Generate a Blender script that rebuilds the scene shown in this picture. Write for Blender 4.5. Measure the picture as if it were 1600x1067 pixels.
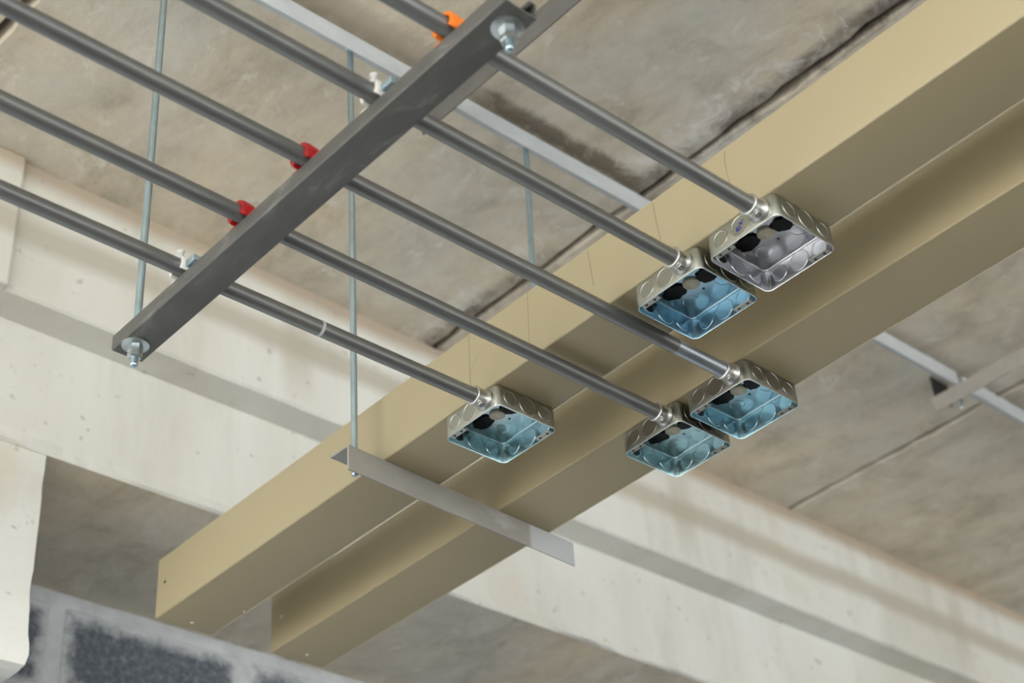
import bpy, bmesh, math, random
from mathutils import Vector, Matrix, noise
random.seed(7)
for o in list(bpy.data.objects): bpy.data.objects.remove(o)
scene = bpy.context.scene
COL = scene.collection
S = 1.175          # one layout unit in metres
EYE = 1.6          # camera height above the floor
PI = math.pi

# ------------------------------------------------------------------ camera
R = [[0.7441130053472209, -0.6649219005977993, -0.0646119290730218],
     [0.351449442064589, 0.4718787258805125, -0.8085875077775276],
     [0.568136537238731, 0.5789726540751251, 0.5848175278559883]]
cam = bpy.data.cameras.new('camera')
cam.sensor_fit = 'HORIZONTAL'; cam.sensor_width = 36.0
cam.lens = 36.0 * 2612.6 / 1600.0
cam.dof.use_dof = True; cam.dof.focus_distance = 2.02; cam.dof.aperture_fstop = 5.0
cam.clip_start = 0.05
camo = bpy.data.objects.new('camera', cam); COL.objects.link(camo)
m3 = Matrix(((R[0][0], -R[1][0], -R[2][0]), (R[0][1], -R[1][1], -R[2][1]), (R[0][2], -R[1][2], -R[2][2])))
camo.matrix_world = Matrix.Translation((0, 0, EYE)) @ m3.to_4x4()
scene.camera = camo

# ------------------------------------------------------------------ daylight (overcast sky, the storey is open on two sides)
world = bpy.data.worlds.new('overcast_sky'); scene.world = world; world.use_nodes = True
bg = world.node_tree.nodes['Background']
bg.inputs['Color'].default_value = (0.90, 0.96, 1.0, 1); bg.inputs['Strength'].default_value = 4.2
sun = bpy.data.lights.new('sun', 'SUN'); sun.energy = 17.0; sun.angle = math.radians(0.53); sun.color = (1.0, 0.95, 0.875)
suno = bpy.data.objects.new('sun', sun); COL.objects.link(suno)      # behind the building: lights only the yard outside
suno.rotation_euler = Vector((-0.72, -0.28, -0.72)).to_track_quat('-Z', 'Y').to_euler()
vs = scene.view_settings
vs.view_transform = 'Standard'; vs.look = 'None'; vs.exposure = 0.0; vs.gamma = 1.0; vs.use_curve_mapping = False

# ------------------------------------------------------------------ helpers
def W(x, y, z): return Vector((x * S, y * S, z * S + EYE))

def link(o, parent=None):
    COL.objects.link(o)
    if parent: o.parent = parent
    return o

def obj(name, verts, faces, mat, parent=None, loc=None, smooth=False, mats=None, fmat=None):
    me = bpy.data.meshes.new(name); me.from_pydata([tuple(v) for v in verts], [], faces); me.update()
    for mm in (mats or [mat]): me.materials.append(mm)
    if fmat:
        for p, i in zip(me.polygons, fmat): p.material_index = i
    if smooth:
        for p in me.polygons: p.use_smooth = True
    o = bpy.data.objects.new(name, me)
    if loc is not None: o.location = loc
    return link(o, parent)

def bmobj(name, bm, mat, parent=None, loc=None, smooth=False):
    bmesh.ops.recalc_face_normals(bm, faces=bm.faces)
    me = bpy.data.meshes.new(name); bm.to_mesh(me); bm.free(); me.materials.append(mat)
    if smooth:
        for p in me.polygons: p.use_smooth = True
    o = bpy.data.objects.new(name, me)
    if loc is not None: o.location = loc
    return link(o, parent)

def auto_smooth(o, ang=0.6):
    me = o.data
    for p in me.polygons: p.use_smooth = True
    bm = bmesh.new(); bm.from_mesh(me)
    for e in bm.edges:
        if len(e.link_faces) == 2: e.smooth = e.calc_face_angle(0) < ang
    bm.to_mesh(me); bm.free()
    return o

def empty(name, loc):
    o = bpy.data.objects.new(name, None); o.empty_display_size = 0.05; o.location = loc
    return link(o)

def tag(o, label, cat, group=None, kind=None):
    o['label'] = label
    if cat: o['category'] = cat
    if group: o['group'] = group
    if kind: o['kind'] = kind
    return o

def box_bm(lo, hi, bevel=0.0, seg=2):
    bm = bmesh.new()
    vs_ = [bm.verts.new((x, y, z)) for x in (lo[0], hi[0]) for y in (lo[1], hi[1]) for z in (lo[2], hi[2])]
    for f in ((0, 1, 3, 2), (4, 6, 7, 5), (0, 4, 5, 1), (2, 3, 7, 6), (0, 2, 6, 4), (1, 5, 7, 3)):
        bm.faces.new([vs_[i] for i in f])
    bmesh.ops.recalc_face_normals(bm, faces=bm.faces)
    if bevel: bmesh.ops.bevel(bm, geom=list(bm.edges), offset=bevel, segments=seg, profile=0.5, affect='EDGES', clamp_overlap=True)
    return bm

def frame_of(d):
    d = d.normalized(); a = Vector((0, 0, 1)) if abs(d.z) < 0.9 else Vector((1, 0, 0))
    u = d.cross(a).normalized(); v = d.cross(u).normalized()
    return u, v, d

def lathe(profile, p0, d, n=28, cap0=True, cap1=True):
    """profile: list of (distance along d, radius)."""
    u, v, d = frame_of(Vector(d)); p0 = Vector(p0)
    V = []; F = []
    for (t, r) in profile:
        for k in range(n):
            a = 2 * PI * k / n
            V.append(p0 + d * t + (u * math.cos(a) + v * math.sin(a)) * r)
    for i in range(len(profile) - 1):
        for k in range(n):
            F.append((i * n + k, i * n + (k + 1) % n, (i + 1) * n + (k + 1) % n, (i + 1) * n + k))
    if cap0: F.append(tuple(range(n - 1, -1, -1)))
    if cap1: F.append(tuple((len(profile) - 1) * n + k for k in range(n)))
    return V, F

def extrude_profile(prof, axis, a, b, closed=True):
    """prof: list of 2D points; axis 'x': points are (y,z); axis 'y': points are (x,z)."""
    V = []
    for t in (a, b):
        for (p, q) in prof:
            V.append((t, p, q) if axis == 'x' else (p, t, q))
    n = len(prof); F = []
    for k in range(n if closed else n - 1):
        F.append((k, (k + 1) % n, n + (k + 1) % n, n + k))
    if closed:
        F.append(tuple(range(n - 1, -1, -1))); F.append(tuple(n + k for k in range(n)))
    return V, F

# ------------------------------------------------------------------ materials
def new_mat(name):
    m = bpy.data.materials.new(name); m.use_nodes = True
    nt = m.node_tree; b = nt.nodes['Principled BSDF']
    return m, nt, b

def N(nt, typ, **kw):
    n = nt.nodes.new(typ)
    for k, v in kw.items(): setattr(n, k, v)
    return n

def tex(nt, scale, detail=6, rough=0.6, stretch=(1, 1, 1), dist=0.0, off=(0, 0, 0)):
    tc = N(nt, 'ShaderNodeTexCoord'); mp = N(nt, 'ShaderNodeMapping')
    mp.inputs['Scale'].default_value = stretch; mp.inputs['Location'].default_value = off
    nz = N(nt, 'ShaderNodeTexNoise')
    nz.inputs['Scale'].default_value = scale; nz.inputs['Detail'].default_value = detail
    nz.inputs['Roughness'].default_value = rough; nz.inputs['Distortion'].default_value = dist
    nt.links.new(tc.outputs['Object'], mp.inputs['Vector']); nt.links.new(mp.outputs['Vector'], nz.inputs['Vector'])
    return nz.outputs['Fac']

def ramp(nt, fac, stops):
    r = N(nt, 'ShaderNodeValToRGB'); e = r.color_ramp.elements
    while len(e) < len(stops): e.new(0.5)
    for el, (p, c) in zip(e, stops):
        el.position = p; el.color = (c[0], c[1], c[2], 1) if not isinstance(c, (int, float)) else (c, c, c, 1)
    nt.links.new(fac, r.inputs['Fac'])
    return r.outputs['Color']

def mix(nt, fac, a, b, mode='MIX'):
    m = N(nt, 'ShaderNodeMixRGB', blend_type=mode)
    for s, v in (('Fac', fac), ('Color1', a), ('Color2', b)):
        if isinstance(v, (int, float)): m.inputs[s].default_value = v if s == 'Fac' else (v, v, v, 1)
        elif isinstance(v, tuple): m.inputs[s].default_value = (v[0], v[1], v[2], 1)
        else: nt.links.new(v, m.inputs[s])
    return m.outputs['Color']

def math_(nt, op, a, b=None, c=None):
    m = N(nt, 'ShaderNodeMath', operation=op)
    for i, v in enumerate((a, b, c)):
        if v is None: continue
        if isinstance(v, (int, float)): m.inputs[i].default_value = v
        else: nt.links.new(v, m.inputs[i])
    return m.outputs[0]

def bump(nt, b, h, strength, dist=0.004):
    n = N(nt, 'ShaderNodeBump'); n.inputs['Strength'].default_value = strength; n.inputs['Distance'].default_value = dist
    nt.links.new(h, n.inputs['Height']); nt.links.new(n.outputs['Normal'], b.inputs['Normal'])

def xyz(nt):
    tc = N(nt, 'ShaderNodeTexCoord'); s = N(nt, 'ShaderNodeSeparateXYZ')
    nt.links.new(tc.outputs['Object'], s.inputs[0]); return s.outputs

def simple(name, col, rough=0.5, metal=0.0, var=0.08, scale=40, bmp=0.0, spec=0.5, stretch=(1, 1, 1)):
    m, nt, b = new_mat(name)
    f = tex(nt, scale, 5, 0.6, stretch)
    c = ramp(nt, f, [(0.3, tuple(x * (1 - var) for x in col)), (0.7, tuple(min(1, x * (1 + var)) for x in col))])
    nt.links.new(c, b.inputs['Base Color'])
    b.inputs['Roughness'].default_value = rough; b.inputs['Metallic'].default_value = metal
    b.inputs['Specular IOR Level'].default_value = spec
    if bmp: bump(nt, b, f, bmp, 0.002)
    return m

def slab_mat():
    m, nt, b = new_mat('slab_concrete')
    big = tex(nt, 1.6, 4, 0.55, dist=0.6)
    mid = tex(nt, 6.5, 10, 0.74, (1.4, 0.9, 1), 0.35)
    c = ramp(nt, mid, [(0.28, (0.44, 0.41, 0.345)), (0.48, (0.655, 0.61, 0.53)), (0.72, (0.79, 0.755, 0.68))])
    warm = ramp(nt, big, [(0.35, (1.08, 1.0, 0.88)), (0.65, (0.90, 0.93, 0.96))])
    c = mix(nt, 1.0, c, warm, 'MULTIPLY')
    # scaly white efflorescence, stretched with the pour
    eff = tex(nt, 16, 9, 0.75, (1.0, 0.7, 1), 0.6, (3, 1, 0))
    em = ramp(nt, eff, [(0.57, 0.0), (0.66, 0.8)])
    c = mix(nt, em, c, (0.80, 0.77, 0.71))
    dk = tex(nt, 4.5, 9, 0.72, (1.3, 0.8, 1), 0.7, (7, 2, 0))
    dm = ramp(nt, dk, [(0.58, 0.0), (0.74, 0.6)])
    c = mix(nt, dm, c, (0.34, 0.28, 0.21))
    # ragged dirt along the middle joint, plus darker strips beside the angle bar
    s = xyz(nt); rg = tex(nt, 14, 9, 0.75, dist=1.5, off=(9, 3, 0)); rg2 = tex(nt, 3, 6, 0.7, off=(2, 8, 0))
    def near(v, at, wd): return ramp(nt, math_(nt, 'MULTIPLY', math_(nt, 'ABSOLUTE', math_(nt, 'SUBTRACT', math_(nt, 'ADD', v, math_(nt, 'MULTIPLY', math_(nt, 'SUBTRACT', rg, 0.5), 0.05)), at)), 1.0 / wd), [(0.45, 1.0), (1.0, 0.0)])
    jm = mix(nt, 1.0, near(s[0], 1.500 * S, 0.035), ramp(nt, rg2, [(0.42, 0.1), (0.58, 0.95)]), 'MULTIPLY')
    c = mix(nt, jm, c, (0.13, 0.105, 0.085))
    cr = mix(nt, 1.0, near(s[0], 1.470 * S, 0.045), ramp(nt, rg, [(0.5, 0.0), (0.62, 0.8)]), 'MULTIPLY')
    c = mix(nt, cr, c, (0.80, 0.79, 0.77))
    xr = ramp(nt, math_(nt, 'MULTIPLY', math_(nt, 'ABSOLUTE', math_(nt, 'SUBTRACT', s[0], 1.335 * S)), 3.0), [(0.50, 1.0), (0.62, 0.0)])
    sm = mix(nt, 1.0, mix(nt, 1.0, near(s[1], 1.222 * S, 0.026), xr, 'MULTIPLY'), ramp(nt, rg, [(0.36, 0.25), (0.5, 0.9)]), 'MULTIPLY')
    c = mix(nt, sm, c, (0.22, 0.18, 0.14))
    xl = ramp(nt, math_(nt, 'MULTIPLY', math_(nt, 'ABSOLUTE', math_(nt, 'SUBTRACT', s[0], 0.98 * S)), 3.0), [(0.50, 0.6), (0.62, 0.0)])
    c = mix(nt, mix(nt, 1.0, near(s[1], 1.215 * S, 0.035), xl, 'MULTIPLY'), c, (0.45, 0.38, 0.30))
    nt.links.new(c, b.inputs['Base Color'])
    b.inputs['Roughness'].default_value = 0.85
    h = tex(nt, 30, 8, 0.7)
    bump(nt, b, mix(nt, 0.5, h, mid), 0.45, 0.008)
    return m

def beam_mat():
    m, nt, b = new_mat('beam_concrete')
    big = tex(nt, 2.2, 5, 0.6, (1, 1, 0.5), 0.5)
    c = ramp(nt, big, [(0.3, (0.66, 0.645, 0.585)), (0.55, (0.755, 0.755, 0.72)), (0.75, (0.80, 0.81, 0.79))])
    st = tex(nt, 9, 5, 0.6, (1.2, 1, 0.25), 0.3, (2, 0, 0))
    c = mix(nt, ramp(nt, st, [(0.52, 0.0), (0.75, 0.45)]), c, (0.50, 0.49, 0.44))
    pit = tex(nt, 46, 3, 0.5, off=(1, 4, 2))
    c = mix(nt, ramp(nt, pit, [(0.67, 0.0), (0.74, 0.55)]), c, (0.36, 0.34, 0.30))
    # formwork joint stains: a band along the upper face and crossings every 1.05 m
    s = xyz(nt)
    wob = tex(nt, 5, 4, 0.6, off=(0, 0, 5))
    zz = math_(nt, 'ADD', s[2], math_(nt, 'MULTIPLY', wob, 0.03))
    zb = 1.535 * S + EYE + 0.015
    band = math_(nt, 'SMOOTH_MIN', math_(nt, 'ABSOLUTE', math_(nt, 'SUBTRACT', zz, zb)), 1.0, 0.001)
    bf = ramp(nt, math_(nt, 'MULTIPLY', band, 20), [(0.25, 0.75), (0.8, 0.0)])
    xx = math_(nt, 'ADD', s[0], math_(nt, 'MULTIPLY', wob, 0.05))
    per = math_(nt, 'PINGPONG', math_(nt, 'SUBTRACT', xx, 2.12 * S), 0.51)
    vf = ramp(nt, math_(nt, 'MULTIPLY', per, 20), [(0.35, 0.5), (0.95, 0.0)])
    near = ramp(nt, math_(nt, 'MULTIPLY', band, 6), [(0.25, 1.0), (0.75, 0.15)])
    c = mix(nt, mix(nt, 1.0, vf, near, 'MULTIPLY'), c, (0.47, 0.43, 0.35))
    c = mix(nt, bf, c, (0.45, 0.41, 0.33))
    rt = tex(nt, 3.2, 7, 0.65, (1, 1, 0.8), 0.4, (5, 0, 2))
    c = mix(nt, ramp(nt, rt, [(0.56, 0.0), (0.72, 0.55)]), c, (0.62, 0.53, 0.39))
    # rust coloured seam under the slab
    up = ramp(nt, math_(nt, 'MULTIPLY', math_(nt, 'SUBTRACT', 1.652 * S + EYE, zz), 12), [(0.0, 0.7), (0.35, 0.0)])
    c = mix(nt, up, c, (0.42, 0.31, 0.20))
    nt.links.new(c, b.inputs['Base Color'])
    b.inputs['Roughness'].default_value = 0.8
    bump(nt, b, tex(nt, 45, 6, 0.65), 0.25, 0.004)
    return m

def block_mat():
    m, nt, b = new_mat('block_face')
    f = tex(nt, 90, 8, 0.75)
    c = ramp(nt, f, [(0.35, (0.075, 0.09, 0.115)), (0.55, (0.15, 0.17, 0.20)), (0.72, (0.34, 0.36, 0.39))])
    # cement smeared over the arrises
    s = xyz(nt); w = tex(nt, 14, 8, 0.7, dist=0.5)
    ex = math_(nt, 'SUBTRACT', 0.186, math_(nt, 'ABSOLUTE', s[0]))
    ez = math_(nt, 'SUBTRACT', 0.086, math_(nt, 'ABSOLUTE', s[2]))
    e = math_(nt, 'ADD', math_(nt, 'MINIMUM', ex, ez), math_(nt, 'MULTIPLY', math_(nt, 'SUBTRACT', w, 0.5), 0.09))
    sm = ramp(nt, math_(nt, 'MULTIPLY', e, 12), [(0.08, 1.0), (0.38, 0.0)])
    c = mix(nt, sm, c, (0.60, 0.625, 0.65))
    nt.links.new(c, b.inputs['Base Color']); b.inputs['Roughness'].default_value = 0.9
    bump(nt, b, f, 0.5, 0.004)
    return m

def paint_mat(name, col, rough):
    m, nt, b = new_mat(name)
    f = tex(nt, 3, 4, 0.5)
    c = ramp(nt, f, [(0.3, tuple(x * 0.97 for x in col)), (0.7, tuple(x * 1.03 for x in col))])
    dust = tex(nt, 220, 2, 0.5)
    c = mix(nt, ramp(nt, dust, [(0.80, 0.0), (0.83, 0.35)]), c, (0.50, 0.46, 0.38))
    nt.links.new(c, b.inputs['Base Color']); b.inputs['Roughness'].default_value = rough
    return m

def conduit_mat():
    m, nt, b = new_mat('conduit_steel')
    f = tex(nt, 22, 6, 0.6, (0.06, 4, 4))
    g = tex(nt, 9, 5, 0.6)
    c = ramp(nt, f, [(0.3, (0.15, 0.155, 0.16)), (0.5, (0.22, 0.225, 0.225)), (0.72, (0.30, 0.30, 0.295))])
    c = mix(nt, ramp(nt, g, [(0.5, 0.0), (0.8, 0.35)]), c, (0.30, 0.285, 0.25))
    nt.links.new(c, b.inputs['Base Color'])
    b.inputs['Metallic'].default_value = 0.7
    r = ramp(nt, f, [(0.3, 0.34), (0.7, 0.5)]); nt.links.new(r, b.inputs['Roughness'])
    return m

def strut_mat():
    m, nt, b = new_mat('strut_steel')
    g = tex(nt, 16, 8, 0.7, (2, 0.7, 2), 0.6)
    c = ramp(nt, g, [(0.35, (0.10, 0.098, 0.092)), (0.56, (0.125, 0.123, 0.115)), (0.72, (0.24, 0.235, 0.225))])
    nt.links.new(c, b.inputs['Base Color']); b.inputs['Metallic'].default_value = 0.35; b.inputs['Roughness'].default_value = 0.45
    return m

def angle_mat(name, col, clean=None, xs=0.0):
    m, nt, b = new_mat(name)
    f = tex(nt, 20, 7, 0.65, (0.5, 1, 1))
    c = ramp(nt, f, [(0.3, tuple(x * 0.88 for x in col)), (0.7, tuple(x * 1.12 for x in col))])
    if clean:
        s = xyz(nt)
        k = ramp(nt, math_(nt, 'MULTIPLY', math_(nt, 'SUBTRACT', s[0], xs - 0.01), 30), [(0.2, 0.0), (0.4, 1.0)])
        c = mix(nt, k, c, clean)
        g = tex(nt, 14, 5, 0.6, (0.4, 1, 1), 0.0, (4, 0, 0))
        c = mix(nt, ramp(nt, g, [(0.6, 0.0), (0.72, 0.6)]), c, tuple(x * 1.05 for x in clean))
    nt.links.new(c, b.inputs['Base Color']); b.inputs['Metallic'].default_value = 0.0; b.inputs['Roughness'].default_value = 0.6
    bump(nt, b, tex(nt, 120, 5, 0.6), 0.25, 0.001)
    return m

def zinc(name, col, rough, var=0.1, scale=30, metal=1.0):
    m, nt, b = new_mat(name)
    f = tex(nt, scale, 6, 0.65, dist=0.8)
    c = ramp(nt, f, [(0.3, tuple(x * (1 - var) for x in col)), (0.7, tuple(min(1, x * (1 + var)) for x in col))])
    nt.links.new(c, b.inputs['Base Color'])
    b.inputs['Metallic'].default_value = metal
    nt.links.new(ramp(nt, f, [(0.3, rough * 0.85), (0.7, rough * 1.2)]), b.inputs['Roughness'])
    return m

M = dict(
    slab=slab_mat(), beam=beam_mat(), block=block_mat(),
    mortar=simple('mortar', (0.60, 0.625, 0.65), 0.9, 0, 0.12, 25, 0.5),
    joint=simple('joint_fill', (0.16, 0.14, 0.12), 0.9, 0, 0.4, 20, 0.6),
    floor=simple('floor_concrete', (0.10, 0.097, 0.09), 0.7, 0, 0.15, 3),
    ground=simple('ground_concrete', (0.45, 0.44, 0.42), 0.8, 0, 0.15, 2),
    bounce_white=simple('bounce_paint', (0.74, 0.73, 0.70), 0.7, 0, 0.05, 1),
    plaster=simple('plain_concrete', (0.42, 0.41, 0.38), 0.8, 0, 0.12, 4),
    tan=paint_mat('tan_paint', (0.365, 0.308, 0.190), 0.42),
    tanlip=paint_mat('tan_edge', (0.50, 0.44, 0.32), 0.3),
    hole=simple('hole_dark', (0.02, 0.02, 0.02), 0.6),
    pale=simple('pale_metal', (0.72, 0.70, 0.64), 0.35, 0.6),
    pencil=simple('pencil', (0.16, 0.14, 0.11), 0.7),
    conduit=conduit_mat(), strut=strut_mat(),
    conduit_new=zinc('conduit_bright', (0.42, 0.46, 0.52), 0.35, metal=0.9),
    ring=simple('chalk_mark', (0.55, 0.56, 0.57), 0.6),
    rod=zinc('zinc_rod', (0.54, 0.70, 0.79), 0.33),
    nut=zinc('zinc_nut', (0.58, 0.63, 0.64), 0.33),
    fitting=zinc('die_cast_zinc', (0.60, 0.60, 0.59), 0.36, 0.05, 12),
    grey=angle_mat('grey_angle_paint', (0.30, 0.29, 0.265), (0.46, 0.48, 0.50), (1.238 - 0.954) * S),
    bluegrey=angle_mat('light_angle_paint', (0.55, 0.585, 0.615)),
    warmgrey=angle_mat('warm_angle_paint', (0.355, 0.335, 0.30)),
    midgrey=angle_mat('mid_angle_paint', (0.125, 0.122, 0.113)),
    dark=simple('shaded_steel', (0.03, 0.03, 0.03), 0.6),  # steel with the angle bar's shade put into the colour
    red=simple('red_plastic', (0.40, 0.006, 0.010), 0.32),
    orange=simple('orange_plastic', (0.85, 0.20, 0.01), 0.4),
    white=simple('white_plastic', (0.78, 0.77, 0.73), 0.4),
    black=simple('black_sealant', (0.003, 0.0025, 0.003), 0.3, spec=0.12),
    plug=simple('tan_plug', (0.62, 0.55, 0.42), 0.5, 0, 0.2, 120),
    ink=simple('blue_marker', (0.02, 0.03, 0.35), 0.5),
)

# ------------------------------------------------------------------ the setting
ZS, Y1, Z1, Y2, Z2, YW = 1.652, 1.729, 1.423, 1.790, 1.2306, 2.123
X_OPEN, X_FAR, Y_OPEN = -2.4, 7.5, -7.0     # metres: edges of the storey

def plane_box(name, lo, hi, mat, label=None):
    o = bmobj(name, box_bm(lo, hi), mat); o['kind'] = 'structure'
    if label: o['label'] = label
    return o
plane_box('floor', (X_OPEN, Y_OPEN, -0.2), (X_FAR, 2.9, 0.0), M['floor'], 'bare concrete floor below the cable run')
plane_box('ground', (-45, -45, -0.35), (45, 45, -0.22), M['ground'], 'pale open ground outside the storey')
plane_box('wall_right', (X_FAR, Y_OPEN, 0), (X_FAR + 0.2, 2.9, ZS * S + EYE), M['plaster'], 'bare concrete wall at the far right')

plane_box('bounce_wall', (-9.4, -30, -0.22), (-9.2, 20, 2.5), M['bounce_white'], 'white wall added out of view to bounce sunlight in')  # unseen wall, added to bounce low sunlight onto the trunking sides
ceil = plane_box('ceiling', (X_OPEN, Y_OPEN, ZS * S + EYE + 0.03), (X_FAR, 2.9, ZS * S + EYE + 0.25), M['joint'],
                 'rough grey concrete slab ceiling with dark joints')
edges = [X_OPEN / S] + [0.605 - 0.91, 0.605, 1.513, 2.437, 3.35, 4.26, 5.17] + [X_FAR / S]
def jit(t, s): return noise.noise(Vector((t * 6.0, s * 3.7, 0))) * 0.012 + noise.noise(Vector((t * 25.0, s * 9.1, 4))) * 0.010
for i in range(len(edges) - 1):
    xa, xb = edges[i] * S, edges[i + 1] * S
    y0, y1 = Y_OPEN, Y1 * S + 0.02; n = 260; V = []; F = []
    z = ZS * S + EYE
    for k in range(n + 1):
        y = y0 + (y1 - y0) * k / n
        ja = 0.004 + abs(jit(y, i)) ; jb = 0.004 + abs(jit(y, i + 1.5))
        c = 0.004
        for (x, zz) in ((xa + ja, z + 0.03), (xa + ja, z + c), (xa + ja + c, z), (xb - jb - c, z), (xb - jb, z + c), (xb - jb, z + 0.03)):
            V.append((x, y, zz))
    for k in range(n):
        for j in range(5): F.append((k * 6 + j, k * 6 + j + 1, k * 6 + 7 + j, k * 6 + 6 + j))
    F = [tuple(reversed(f)) for f in F]
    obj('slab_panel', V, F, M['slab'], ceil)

# stepped beam along the back, running parallel to the conduits
bx0, bx1 = X_OPEN, X_FAR
prof = [(Y1, ZS), (Y1, Z1 + 0.004), (Y1 + 0.004, Z1), (Y2, Z1), (Y2, Z2 + 0.022), (Y2 - 0.006, Z2 + 0.018), (Y2 - 0.006, Z2 + 0.004), (Y2 - 0.002, Z2),
        (2.4, Z2), (2.4, ZS)]
V = []; F = []; n = 420; P = len(prof)
for k in range(n + 1):
    x = bx0 + (bx1 - bx0) * k / n
    for j, (y, z) in enumerate(prof):
        p = W(0, y, z); p.x = x
        if j in (5, 6, 7):
            q = noise.noise(Vector((x * 7, j * 2.3, 0))) * 0.006 + noise.noise(Vector((x * 30, j * 5.1, 3))) * 0.003
            p.y += q; p.z += q * 0.6
        elif j in (1, 2): p.z += noise.noise(Vector((x * 9, j, 8))) * 0.002
        V.append(p)
for k in range(n):
    for j in range(P): F.append((k * P + j, (k + 1) * P + j, (k + 1) * P + (j + 1) % P, k * P + (j + 1) % P))
F.append(tuple(range(P))); F.append(tuple(n * P + P - 1 - j for j in range(P)))
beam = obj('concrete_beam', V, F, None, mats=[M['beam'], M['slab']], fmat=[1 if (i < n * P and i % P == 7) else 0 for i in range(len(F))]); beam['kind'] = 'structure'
beam['label'] = 'pale stepped concrete beam running under the slab ceiling'
bmx = bmesh.new(); bmx.from_mesh(beam.data); bmesh.ops.recalc_face_normals(bmx, faces=bmx.faces); bmx.to_mesh(beam.data); bmx.free()

# proud return at the left of the upper face
o = bmobj('beam_return', box_bm(W(-0.6, Y1 - 0.012, Z1 - 0.001), W(0.748, Y1 + 0.01, ZS), 0.004), M['beam'], beam)

# downstand stub under the beam at the left
bm = box_bm(W(-0.3, Y2 + 0.0005, 0.925), W(0.8655, 2.2, Z2 + 0.03))
bmesh.ops.subdivide_edges(bm, edges=list(bm.edges), cuts=24, use_grid_fill=True)
for v in bm.verts:
    q = noise.noise_vector(v.co * 11) * 0.005 + noise.noise_vector(v.co * 34) * 0.0025
    if v.co.z < 0.945 * S + EYE or v.co.x > 0.860 * S: v.co += q * (1.6 if v.co.z < 0.96 * S + EYE else 1.0)
stub = bmobj('concrete_column', bm, M['beam'], smooth=False); stub['kind'] = 'structure'
stub['label'] = 'short pale concrete downstand with a chipped lower edge beside the block wall'

# block wall under the beam
wall = plane_box('wall_back', W(-1.0, YW, 0.0) - Vector((0, 0, EYE)), W(5.5, YW + 0.16, Z2 + 0.002), M['mortar'],
                 'grey block wall with smeared white mortar under the beam')
bb = box_bm((-0.186, -0.003, -0.086), (0.186, 0.02, 0.086), 0.005, 1)
bmesh.ops.recalc_face_normals(bb, faces=bb.faces)
bme = bpy.data.meshes.new('block'); bb.to_mesh(bme); bb.free(); bme.materials.append(M['block'])
ztop = Z2 * S + EYE - 0.012
for row in range(5):
    for c in range(-2, 8):
        x = 1.243 * S + c * 0.4 + (0.2 if row % 2 else 0.0)
        if x < 0.4: continue
        o = bpy.data.objects.new('block', bme); link(o, wall)
        o.location = (x, YW * S - 0.001, ztop - 0.1 - row * 0.2)

# ------------------------------------------------------------------ cable trunkings
def trunking(x0, x1, label, group):
    ya, yb = -5.6, 1.7195
    r = 0.0028; t = 0.0014; h = 0.0855 * S; w = (x1 - x0) * S
    root = empty('cable_trunking', W(x0, yb, 1.0))
    def loop(ins, rr):
        pts = []
        for (cx, cz, a0) in ((w - ins - rr, ins + rr, -90), (w - ins - rr, h - ins - rr, 0), (ins + rr, h - ins - rr, 90), (ins + rr, ins + rr, 180)):
            for k in range(6):
                a = math.radians(a0 + 90 * k / 5); pts.append((cx + rr * math.cos(a), cz + rr * math.sin(a)))
        return pts
    L = (ya - yb) * S
    A, B = loop(0, r), loop(t, r - t); n = len(A)
    V = [(x, 0, z) for x, z in A] + [(x, L, z) for x, z in A] + [(x, 0, z) for x, z in B] + [(x, L, z) for x, z in B]
    F = []
    for k in range(n):
        j = (k + 1) % n
        F += [(k, j, n + j, n + k), (2 * n + k, 3 * n + k, 3 * n + j, 2 * n + j), (k, 2 * n + k, 2 * n + j, j), (n + k, n + j, 3 * n + j, 3 * n + k)]
    bod = obj('trunking_body', V, [tuple(reversed(f)) for f in F], M['tan'], root)
    auto_smooth(bod, 0.5)
    # cover plate edge along the far bottom corner, paler to paint in its highlight
    V, F = extrude_profile([(w - 0.0006, -0.0003), (w + 0.0005, -0.0003), (w + 0.0005, 0.010), (w - 0.0006, 0.010)], 'y', L, 0)
    obj('cover_edge', V, F, M['tanlip'], root)
    tag(root, label, 'trunking', group)
    return root, w, h, L
T1, w1, h1, L1 = trunking(1.0063, 1.0920, 'tan painted metal trunking carrying three junction boxes, nearer the conduit bracket', 'tan trunkings')
T2, w2, h2, L2 = trunking(1.1857, 1.2722, 'tan painted metal trunking carrying two junction boxes, behind the first trunking', 'tan trunkings')

def disc_on(name, parent, p, d, r, mat, t=0.0008):
    V, F = lathe([(0, r), (t, r * 0.9)], Vector(p) - Vector(d) * 0.0001, d, 14)
    o = obj(name, V, F, mat, parent); return o
def rel(root, x, y, z): return W(x, y, z) - root.location
disc_on('rivet_hole', T1, rel(T1, 1.0063, 1.7012, 1.0449), (-1, 0, 0), 0.0026, M['hole'])
disc_on('rivet', T1, rel(T1, 1.0514, 1.7035, 1.0), (0, 0, -1), 0.0028, M['pale'])
disc_on('rivet', T1, rel(T1, 1.089, 1.640, 1.0), (0, 0, -1), 0.002, M['pale'])
disc_on('rivet_hole', T2, rel(T2, 1.1857, 1.6947, 1.0437), (-1, 0, 0), 0.0026, M['pale'])
disc_on('rivet', T2, rel(T2, 1.2303, 1.6971, 1.0), (0, 0, -1), 0.0028, M['pale'])
def pencil(pts, w=0.0007):
    V = []; F = []
    for i, (y, z) in enumerate(pts):
        for s in (-1, 1): V.append(rel(T1, 1.0063, y, z) + Vector((-0.0002, s * w / 2, 0)))
    for i in range(len(pts) - 1): F.append((2 * i, 2 * i + 1, 2 * i + 3, 2 * i + 2))
    obj('pencil_mark', V, F, M['pencil'], T1)
pencil([(0.8092, 1.081), (0.8083, 1.055), (0.8062, 1.030)])
pencil([(0.9035, 1.081), (0.9025, 1.060), (0.9008, 1.032)])
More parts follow.
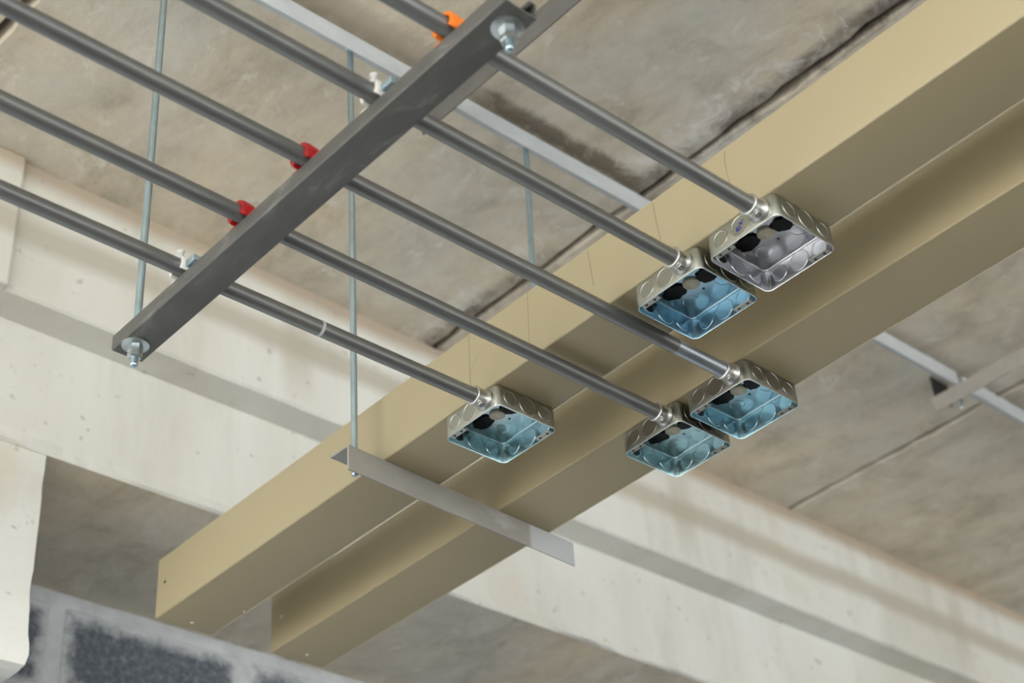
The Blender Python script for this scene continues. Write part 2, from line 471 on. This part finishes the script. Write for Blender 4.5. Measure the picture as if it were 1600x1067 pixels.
pencil([(0.9963, 1.085), (0.998, 1.050), (1.0001, 1.020)])
pencil([(1.0921, 1.083), (1.0935, 1.050), (1.0947, 1.008)])
pencil([(1.0683, 1.058), (1.081, 1.049), (1.0915, 1.035)], 0.0005)
pencil([(0.712, 1.081), (0.7145, 1.066), (0.7132, 1.037)], 0.0005)

# ------------------------------------------------------------------ junction boxes
BA, BD, BT = 0.102, 0.0325, 0.0014          # side, depth, sheet thickness
def rrect(a, r, z, seg=6):
    pts = []
    h = a / 2
    for (sx, sy, a0) in ((1, -1, -90), (1, 1, 0), (-1, 1, 90), (-1, -1, 180)):
        for k in range(seg + 1):
            an = math.radians(a0 + 90 * k / seg)
            pts.append((sx * (h - r) + r * math.cos(an), sy * (h - r) + r * math.sin(an), z))
    return pts
def ko_mesh(r, mat):
    """knockout seen from both sides of the sheet, axis +Z, centred on the sheet"""
    t = BT / 2
    prof = [(-t - 0.0003, 0.0), (-t - 0.0003, r - 0.0017), (-t - 0.0008, r - 0.0012), (-t - 0.0008, r - 0.0006), (-t + 0.0002, r), (t - 0.0002, r), (t + 0.0008, r - 0.0006), (t + 0.0008, r - 0.0012), (t + 0.0003, r - 0.0017), (t + 0.0003, 0.0)]
    V, F = lathe([(a, max(b, 1e-5)) for a, b in prof], (0, 0, 0), (0, 0, 1), 28)
    me = bpy.data.meshes.new('knockout'); me.from_pydata([tuple(v) for v in V], [], F); me.update()
    me.materials.append(mat)
    for p in me.polygons: p.use_smooth = abs(p.normal.z) < 0.985
    return me

def junction_box(x0, y0, label, inner_col, outer_col, arrow=False, seed=0):
    inner = zinc('box_inner', inner_col, 0.24, 0.08, 25)
    outer = zinc('box_outer', outer_col, 0.34, 0.07, 25)
    c = W(x0, y0, 1.0) + Vector((BA / 2, BA / 2, 0))
    root = empty('junction_box', c)
    tag(root, label, 'junction box', 'open junction boxes under the trunkings')
    rc = 0.009; rb = 0.004
    L = []
    for k in range(5):                                  # back plate bend, outside
        a = math.radians(90 * k / 4)
        L.append((rrect(BA - 2 * rb * (1 - math.sin(a)), rc - rb * (1 - math.sin(a)) * 0.8, -rb * (1 - math.cos(a)) - 0.0002), 0))
    L.append((rrect(BA, rc, -BD + 0.0008), 0)); L.append((rrect(BA - 0.0008, rc - 0.0004, -BD), 0))
    L.append((rrect(BA - 2 * BT + 0.0006, rc - BT + 0.0003, -BD), 1)); L.append((rrect(BA - 2 * BT, rc - BT, -BD + 0.0006), 1))
    ri = 0.0034
    for k in range(5):
        a = math.radians(90 - 90 * k / 4)
        L.append((rrect(BA - 2 * BT - 2 * ri * (1 - math.sin(a)), rc - BT - ri * (1 - math.sin(a)) * 0.8, -BT - ri * (1 - math.cos(a))), 1))
    V = []; F = []; fm = []
    n = len(L[0][0])
    for lp, _ in L: V += lp
    for i in range(len(L) - 1):
        for k in range(n):
            F.append((i * n + k, i * n + (k + 1) % n, (i + 1) * n + (k + 1) % n, (i + 1) * n + k)); fm.append(L[i + 1][1])
    F.append(tuple(range(n - 1, -1, -1))); fm.append(0)
    F.append(tuple((len(L) - 1) * n + k for k in range(n))); fm.append(1)
    body = obj('box_body', V, F, None, root, mats=[outer, inner], fmat=fm)
    bmx = bmesh.new(); bmx.from_mesh(body.data); bmesh.ops.recalc_face_normals(bmx, faces=bmx.faces); bmx.to_mesh(body.data); bmx.free()
    auto_smooth(body, 0.7)
    big_o, sm_o = ko_mesh(0.0135, outer), ko_mesh(0.0108, outer)
    big_i, sm_i = ko_mesh(0.0135, inner), ko_mesh(0.0108, inner)
    zc = -0.0165; h = BA / 2 - BT / 2
    def ko(me, loc, rot):
        o = bpy.data.objects.new('knockout', me); link(o, root); o.location = loc; o.rotation_euler = rot; return o
    off = 0.029
    # -x wall (conduit side): middle and far knockouts stay
    ko(big_o, (-h, 0.0, zc), (0, -PI / 2, 0)); ko(sm_o, (-h, off, zc), (0, -PI / 2, 0))
    for d, me in ((-off, sm_o), (0, big_o), (off, sm_o)): ko(me, (d, -h, zc), (PI / 2, 0, 0))
    for d, me in ((-off, sm_i), (0, big_i), (off, sm_i)):
        ko(me, (h, d, zc), (0, -PI / 2, 0)); ko(me, (d, h, zc), (PI / 2, 0, 0))
    for dx, dy in ((0.0225, 0.026), (0.0225, -0.026), (-0.0225, 0.026)): ko(sm_i, (dx, dy, -BT / 2), (PI, 0, 0))
    # screw ears folded in from the rim
    for sx, sy in ((-1, 1), (1, -1)):
        xa, xb = sorted((sx * (BA / 2 - 0.0008), sx * (BA / 2 - 0.0095)))
        ya, yb = sorted((sy * (BA / 2 - 0.008), sy * (BA / 2 - 0.034)))
        ear = bmobj('screw_ear', box_bm((xa, ya, -BD + 0.0004), (xb, yb, -BD + 0.0018), 0.0006, 1), outer, root)
        for q in (0.25, 0.75):
            yy = ya + (yb - ya) * q
            V2, F2 = lathe([(0, 0.0019), (0.0005, 0.0017)], ((xa + xb) / 2, yy, -BD + 0.00045), (0, 0, -1), 12)
            obj('screw_hole', V2, F2, M['hole'], ear)
    # sealed centre hole in the back plate
    rnd = random.Random(seed)
    def blob(cx, cy, rx, ry, z0, z1, name):
        nn = 30; V3 = []
        ph = rnd.random() * 9
        for z, s in ((z0, 1.0), (z1, 0.94)):
            for k in range(nn):
                a = 2 * PI * k / nn
                q = 1 + 0.22 * noise.noise(Vector((math.cos(a) * 2.2 + ph, math.sin(a) * 2.2, ph))) + 0.1 * noise.noise(Vector((math.cos(a) * 6, math.sin(a) * 6 + ph, 1)))
                V3.append((cx + rx * q * s * math.cos(a), cy + ry * q * s * math.sin(a), z))
        F3 = [(k, (k + 1) % nn, nn + (k + 1) % nn, nn + k) for k in range(nn)] + [tuple(range(nn, 2 * nn))]
        o = obj(name, V3, F3, M['black'], root)
        bmx = bmesh.new(); bmx.from_mesh(o.data); bmesh.ops.recalc_face_normals(bmx, faces=bmx.faces); bmx.to_mesh(o.data); bmx.free()
        return o
    bl = blob(-0.006, 0.025, 0.0125, 0.0165, -BT, -BT - 0.0022, 'black_sealant'); bl['label'] = 'black sealant smear'
    blob(0.0, -0.020, 0.0125, 0.013, -BT, -BT - 0.0022, 'black_sealant')
    V4, F4 = lathe([(0, 0.0105), (0.0022, 0.0103), (0.0028, 0.0095)], (-0.003, 0.0015, -BT), (0, 0, -1), 26)
    pl = obj('hole_plug', V4, F4, M['plug'], root); pl['label'] = 'tan round plug'
    V5, F5 = lathe([(0, 0.0017), (0.0004, 0.0016)], (0.0165, 0.0, -BT), (0, 0, -1), 12)
    obj('screw_hole', V5, F5, M['hole'], root)
    if arrow:
        # blue marker arrow on the middle knockout of the conduit side
        segs = [((0.0055, 0.006), (-0.006, -0.006)), ((-0.006, -0.006), (-0.0055, 0.001)), ((-0.006, -0.006), (0.002, -0.0045)), ((0.0045, 0.000), (-0.001, 0.004))]
        V6 = []; F6 = []
        for (a, b_) in segs:
            a = Vector(a); b_ = Vector(b_); d = (b_ - a).normalized(); pn = Vector((-d.y, d.x)) * 0.0007
            i = len(V6)
            for q in (a + pn, a - pn, b_ - pn, b_ + pn): V6.append((-BA / 2 - 0.0006, -q.x * 0.9, zc + q.y * 0.9))
            F6.append((i, i + 1, i + 2, i + 3))
        mk = obj('marker_arrow', V6, F6, M['ink'], root); mk['label'] = 'blue marker arrow'
    return root

BLUE = (0.44, 0.60, 0.66); OUT = (0.43, 0.44, 0.395)
BY = {1: 1.0543, 2: 0.9613, 3: 0.8633, 4: 0.7645, 5: 0.6671}
junction_box(1.0063, BY[1], 'open zinc junction box standing alone on the near trunking, just above the grey angle bar', (0.46, 0.61, 0.65), OUT, seed=1)
junction_box(1.1857, BY[2], 'open zinc junction box on the rear trunking, lowest box in the picture', (0.47, 0.61, 0.64), (0.30, 0.295, 0.265), seed=2)  # both rear boxes: darker reflections put into the outer colour
junction_box(1.1857, BY[3], 'open zinc junction box on the rear trunking, right of the lowest box', (0.42, 0.59, 0.66), (0.30, 0.295, 0.265), seed=3)
junction_box(1.0063, BY[4], 'blue tinted open junction box on the near trunking, beside the box with the arrow', (0.38, 0.55, 0.65), OUT, seed=4)
junction_box(1.0063, BY[5], 'silver open junction box with a blue marker arrow on its side', (0.60, 0.61, 0.64), OUT, arrow=True, seed=5)

# ------------------------------------------------------------------ conduits with box connectors
ZC = 0.9864; RC = 0.00955
def conduit(ya, yb, xend, label, bright=None, ringx=None):
    pa = W(-1.9, ya + (ya - yb) / (xend - 0.45) * 2.35, ZC); pb = W(xend - 0.012, yb, ZC)
    if abs(ya - yb) < 1e-6: pa = W(-1.9, ya, ZC)
    root = empty('steel_conduit', pb)
    d = (pa - pb)
    V, F = lathe([(0, RC * 0.8), (0, RC), (d.length, RC), (d.length, RC * 0.8)], (0, 0, 0), d, 28, True, True)
    auto_smooth(obj('tube', V, F, M['conduit'], root), 0.7)
    ax = Vector((1, 0, 0)); lx = 0.012 * S
    # connector between tube end and box wall
    prof = [(-0.0065, RC + 0.0002), (-0.0065, 0.0122), (-0.0058, 0.0128), (-0.0048, 0.0128), (-0.0040, 0.0118), (0.006, 0.0115), (lx - 0.0050, 0.0122),
            (lx - 0.0035, 0.0140), (lx - 0.0008, 0.0142), (lx - 0.0002, 0.0138), (lx - 0.0002, 0.008)]
    V, F = lathe(prof, (0, 0, 0), ax, 30, False, True)
    cn = auto_smooth(obj('connector', V, F, M['fitting'], root), 0.9); cn['label'] = 'bright die-cast box connector'
    dv = Vector((0.0, -0.35, -1)).normalized()
    V, F = lathe([(0.009, 0.0042), (0.0135, 0.0042), (0.0150, 0.0036), (0.0150, 0.0014), (0.0140, 0.0012)], Vector((0.003, 0, 0)), dv, 16)
    auto_smooth(obj('set_screw', V, F, M['fitting'], cn), 0.7)
    if bright:
        V, F = lathe([(0, RC + 0.00025), (bright, RC + 0.00025)], (0, 0, 0), d, 28, True, True)
        s_ = auto_smooth(obj('bare_end', V, F, M['conduit_new'], root), 0.7); s_['label'] = 'brighter bare steel end of the conduit'
    if ringx:
        t = (xend - 0.012 - ringx) * S
        V, F = lathe([(t, RC + 0.0002), (t + 0.004, RC + 0.0002)], (0, 0, 0), d, 28, False, False)
        obj('chalk_ring', V, F, M['ring'], root, smooth=True)
    tag(root, label, 'conduit', 'grey steel conduits')
    return root
conduit(1.0755, 1.0730, 1.0063, 'grey steel conduit lowest on the bracket, running to the lone junction box', ringx=0.7925)
conduit(0.9770, 0.9800, 1.1857, 'grey steel conduit running to the lowest junction box on the rear trunking')
conduit(0.8815, 0.8820, 1.1857, 'grey steel conduit with a brighter bare end, middle of the five conduits', bright=0.076 * S)
conduit(0.7847, 0.7832, 1.0063, 'grey steel conduit running to the blue tinted junction box')
conduit(0.6915, 0.6858, 1.0063, 'grey steel conduit running to the junction box with the arrow, topmost of five')

# ------------------------------------------------------------------ strut channel carrying the conduits
ST, SB = 0.9783, 0.9606
sx0, sx1, sy0, sy1 = 0.6312, 0.6655, 0.6215, 1.1935
def strut():
    root = empty('strut_channel', W(sx0, sy1, SB))
    w = (sx1 - sx0) * S; h = (ST - SB) * S; t = 0.0022; lip = 0.0095; ld = 0.0065; r = 0.0022
    out = []
    def arc(cx, cz, rr, a0, a1, n=4):
        return [(cx + rr * math.cos(math.radians(a0 + (a1 - a0) * k / n)), cz + rr * math.sin(math.radians(a0 + (a1 - a0) * k / n))) for k in range(n + 1)]
    out += [(lip, h - ld), (lip, h)]
    out = [(lip, h - ld)] + arc(lip - r, h - r, r, 0, 90) + arc(r, h - r, r, 90, 180) + arc(r, r, r, 180, 270)
    out += arc(w - r, r, r, 270, 360) + arc(w - r, h - r, r, 0, 90) + arc(w - lip + r, h - r, r, 90, 180) + [(w - lip, h - ld)]
    inn = [(w - lip + t, h - ld), (w - lip + t, h - t), (w - t, h - t), (w - t, t), (t, t), (t, h - t), (lip - t, h - t), (lip - t, h - ld)]
    P_ = out + inn
    V, F = extrude_profile(P_, 'y', 0, (sy0 - sy1) * S)
    o = obj('channel_body', V, F, M['strut'], root)
    bmx = bmesh.new(); bmx.from_mesh(o.data)
    bmesh.ops.triangulate(bmx, faces=[f for f in bmx.faces if len(f.verts) > 4]); bmesh.ops.recalc_face_normals(bmx, faces=bmx.faces)
    bmx.to_mesh(o.data); bmx.free(); auto_smooth(o, 0.6)
    tag(root, 'dark grey steel strut channel crossing under all five conduits', 'channel')
strut()

# ------------------------------------------------------------------ threaded rods
def threaded_rod(p0, p1, label, nuts, group='zinc threaded rods', r=0.0047):
    """p0 lower end, p1 upper end; nuts: list of (distance from p0, kind)"""
    root = empty('threaded_rod', p0)
    d = p1 - p0; L = d.length; pitch = 0.0017; prof = [(0, r * 0.7), (0.0008, r * 0.88)]
    t = 0.0014
    while t < L - pitch:
        prof += [(t, r * 0.90), (t + pitch * 0.5, r)]; t += pitch
    prof.append((L, r * 0.9))
    V, F = lathe(prof, (0, 0, 0), d, 12)
    obj('rod_shaft', V, F, M['rod'], root, smooth=True)
    dn = d.normalized()
    for t, kind in nuts:
        if kind == 'nut':
            V, F = lathe([(0, 0.0072), (0.0010, 0.0086), (0.0068, 0.0086), (0.0078, 0.0074)], dn * t, dn, 6)
            o = obj('hex_nut', V, F, M['nut'], root)
        elif kind == 'flange_nut':
            V, F = lathe([(0, 0.0074), (0.0010, 0.0088), (0.0070, 0.0088), (0.0090, 0.0088)], dn * t, dn, 6)
            o = obj('hex_nut', V, F, M['nut'], root)
        else:
            V, F = lathe([(0, 0.0150), (0.0004, 0.0158), (0.0016, 0.0158), (0.0018, 0.0154)], dn * t, dn, 30)
            o = auto_smooth(obj('washer', V, F, M['nut'], root), 0.6)
    tag(root, label, 'threaded rod', group)
    return root
zs_ = SB
lowA = W(0.6447, 1.1722, SB) - Vector((0, 0, 0.0300))
threaded_rod(lowA, W(0.6447, 1.1722, ZS + 0.005), 'zinc threaded rod through the lower left end of the strut channel',
             [(0.0105, 'nut'), (0.0186, 'flange_nut'), (0.0279, 'washer'), (0.0300 + 0.0030, 'nut')])
lowB = W(0.6520, 0.6415, SB) - Vector((0, 0, 0.0300))
threaded_rod(lowB, W(0.6520, 0.6415, ZS + 0.005), 'zinc threaded rod through the upper right end of the strut channel',
             [(0.0105, 'nut'), (0.0186, 'flange_nut'), (0.0279, 'washer'), (0.0300 + 0.0030, 'nut')])
threaded_rod(W(0.9755, 1.2590, 1.0) - Vector((0, 0, 0.030)), W(0.9690, 1.2500, 1.646), 'zinc threaded rod at the left end of the grey angle bar',
             [(0.0182, 'nut'), (0.030 + 0.0005, 'nut'), (0.030 + 0.64 * S - 0.0125, 'nut')])
threaded_rod(W(1.2865, 1.2760, 1.0) - Vector((0, 0, 0.018)), W(1.2800, 1.2440, 1.646), 'zinc threaded rod rising behind the trunkings to the light angle bar',
             [(0.0060, 'nut'), (0.018 + 0.0005, 'nut'), (0.018 + 0.64 * S - 0.0125, 'nut')])

# ------------------------------------------------------------------ pipe clips on the strut
CY = [1.0752, 0.9775, 0.8816, 0.7842, 0.6885]
def pipe_clip(y, mat, label, kind):
    root = empty('pipe_clip', W(sx0, y, ST))
    zc = (ZC - ST) * S; V = []; F = []
    xa, xb = -0.0055, 0.010
    ri, ro = RC + 0.0004, RC + 0.0042
    nseg = 26; prof = []
    for k in range(nseg + 1):
        a = math.radians(-40 + 260 * k / nseg)
        fl = 1.0
        prof.append((a, fl))
    rows = []
    for (a, fl) in prof:
        ca, sa = math.cos(a), math.sin(a)
        bul = 0.0022 * max(0, math.sin((math.degrees(a) + 40) / 260 * PI * 2)) if kind == 'cap' else 0.0
        for (x, rr) in ((xa, ri), (xa, ro + bul), (xa + 0.003, ro + bul + 0.001), (xb, ro), (xb, ri)):
            V.append((x, rr * ca, zc + rr * sa))
    for k in range(nseg):
        for j in range(5): F.append((k * 5 + j, (k + 1) * 5 + j, (k + 1) * 5 + (j + 1) % 5, k * 5 + (j + 1) % 5))
    F.append((0, 1, 2, 3, 4)); F.append(tuple(nseg * 5 + j for j in (4, 3, 2, 1, 0)))
    o = obj('clip_ring', V, F, mat, root)
    bmx = bmesh.new(); bmx.from_mesh(o.data); bmesh.ops.recalc_face_normals(bmx, faces=bmx.faces); bmx.to_mesh(o.data); bmx.free()
    auto_smooth(o, 0.8)
    # feet on the channel lips
    for s in (-1, 1):
        lo = (xa + 0.0075, s * (ri - 0.001) if s > 0 else -(ri + 0.013), 0.0003); hi = (xb + 0.016, (ri + 0.013) if s > 0 else -(ri - 0.001), 0.0033)
        bmobj('foot', box_bm(lo, hi, 0.0008), mat, root)
    if kind == 'knob':
        V2, F2 = lathe([(0, 0.0030), (0.004, 0.0032), (0.0065, 0.0046), (0.0085, 0.0042), (0.0095, 0.0026)], (-0.0050, -0.0085, zc + 0.006), (-0.35, -0.45, 0.8), 16)
        auto_smooth(obj('latch_knob', V2, F2, mat, root), 0.8)
        bmobj('steel_plate', box_bm((-0.0035, -0.032, 0.0003), (0.012, -0.016, 0.0085), 0.0008), M['rod'], root)
    tag(root, label, 'pipe clip', 'plastic pipe clips on the strut channel')
pipe_clip(CY[0], M['white'], 'white plastic pipe clip on the lowest conduit', 'knob')
pipe_clip(CY[1], M['red'], 'red plastic pipe clip on the second lowest conduit', 'cap')
pipe_clip(CY[2], M['red'], 'red plastic pipe clip on the middle conduit', 'cap')
pipe_clip(CY[3], M['white'], 'white plastic pipe clip on the second conduit from the top', 'knob')
pipe_clip(CY[4], M['orange'], 'orange plastic pipe clip on the topmost conduit', 'cap')

# ------------------------------------------------------------------ steel angles
def angle_x(name, xa, ya, xb, yb, ztop, leg, mat, label, t=0.003):
    """angle iron along x: vertical leg in front, hanging from the front edge of a top flange"""
    pa, pb = W(xa, ya, ztop), W(xb, yb, ztop); L = (pb - pa).length
    ang = math.atan2(pb.y - pa.y, pb.x - pa.x)
    root = empty(name, pa); root.rotation_euler = (0, 0, ang)
    bmobj('face_leg', box_bm((0, 0, -leg), (L, t, 0), 0.0007), mat, root)
    bmobj('flange_leg', box_bm((0, t + 0.0001, -t), (L, leg, 0), 0.0007), mat, root)
    tag(root, label, 'angle bar'); return root
angle_x('steel_angle', 0.9540, 1.2420, 1.3140, 1.2600, 0.9995, 0.0375, M['grey'], 'grey steel angle bar carrying both tan trunkings from below')
angle_x('steel_angle', 0.30, 1.2385, 2.287, 1.2175, 1.6385, 0.0350, M['bluegrey'], 'long light grey steel angle bar fixed under the ceiling behind the conduits')
angle_x('steel_angle', 2.31, 1.2185, 3.2, 1.2120, 1.6385, 0.0350, M['bluegrey'], 'light grey steel angle bar at the right edge, beyond the warm grey bar')

def angle_y(name, x, ya, yb, ztop, leg, mat, label, t=0.003, fl=None):
    """angle iron along y, vertical leg on the -x side under a top flange"""
    root = empty(name, W(x, yb, ztop)); L = (ya - yb) * S
    bmobj('face_leg', box_bm((0, L, -leg), (t, 0, 0), 0.0007), mat, root)
    bmobj('flange_leg', box_bm((t + 0.0001, L, -t), (fl or leg, 0, 0), 0.0007), mat, root)
    tag(root, label, 'angle bar'); return root
a1 = angle_y('steel_angle', 1.100, -2.0, 1.262, 1.606, 0.052, M['midgrey'], 'mid grey steel angle bar passing behind the strut channel near the top edge', fl=0.022)
a2 = angle_y('steel_angle', 2.2755, -2.0, 1.272, 1.606, 0.036, M['warmgrey'], 'warm grey steel angle bar at the right edge under the ceiling')

def bolt(p, label):
    root = empty('hex_bolt', p)
    V, F = lathe([(0, 0.0045), (0.020, 0.0045), (0.022, 0.0035)], (0, 0, 0), (0, 0, -1), 12); obj('bolt_shank', V, F, M['nut'], root, smooth=True)
    V, F = lathe([(0.001, 0.0088), (0.008, 0.0088), (0.009, 0.0075)], (0, 0, 0), (0, 0, -1), 6); obj('hex_nut', V, F, M['nut'], root)
    tag(root, label, 'bolt')
bolt(W(1.1150, 1.2400, 1.606) - Vector((0, 0, 0.003)), 'small zinc bolt hanging under the light angle bar beside the strut channel')
bolt(W(2.292, 1.228, 1.606) - Vector((0, 0, 0.0255)), 'small zinc bolt under the warm grey angle bar at the right')

# clip at the right bar joint, coloured dark for the bar's shade
r_ = empty('hanger_clip', W(2.2800, 1.2640, 1.6515))
bmobj('clip_plate', box_bm((0, 0, -0.052), (0.060, 0.004, 0), 0.0006), M['dark'], r_)
bmobj('clip_flange', box_bm((0.030, 0.0041, -0.004), (0.060, 0.014, 0), 0.0006), M['dark'], r_)
tag(r_, 'steel clip coloured dark as in shade, at the joint of the light angle bars', 'bracket')
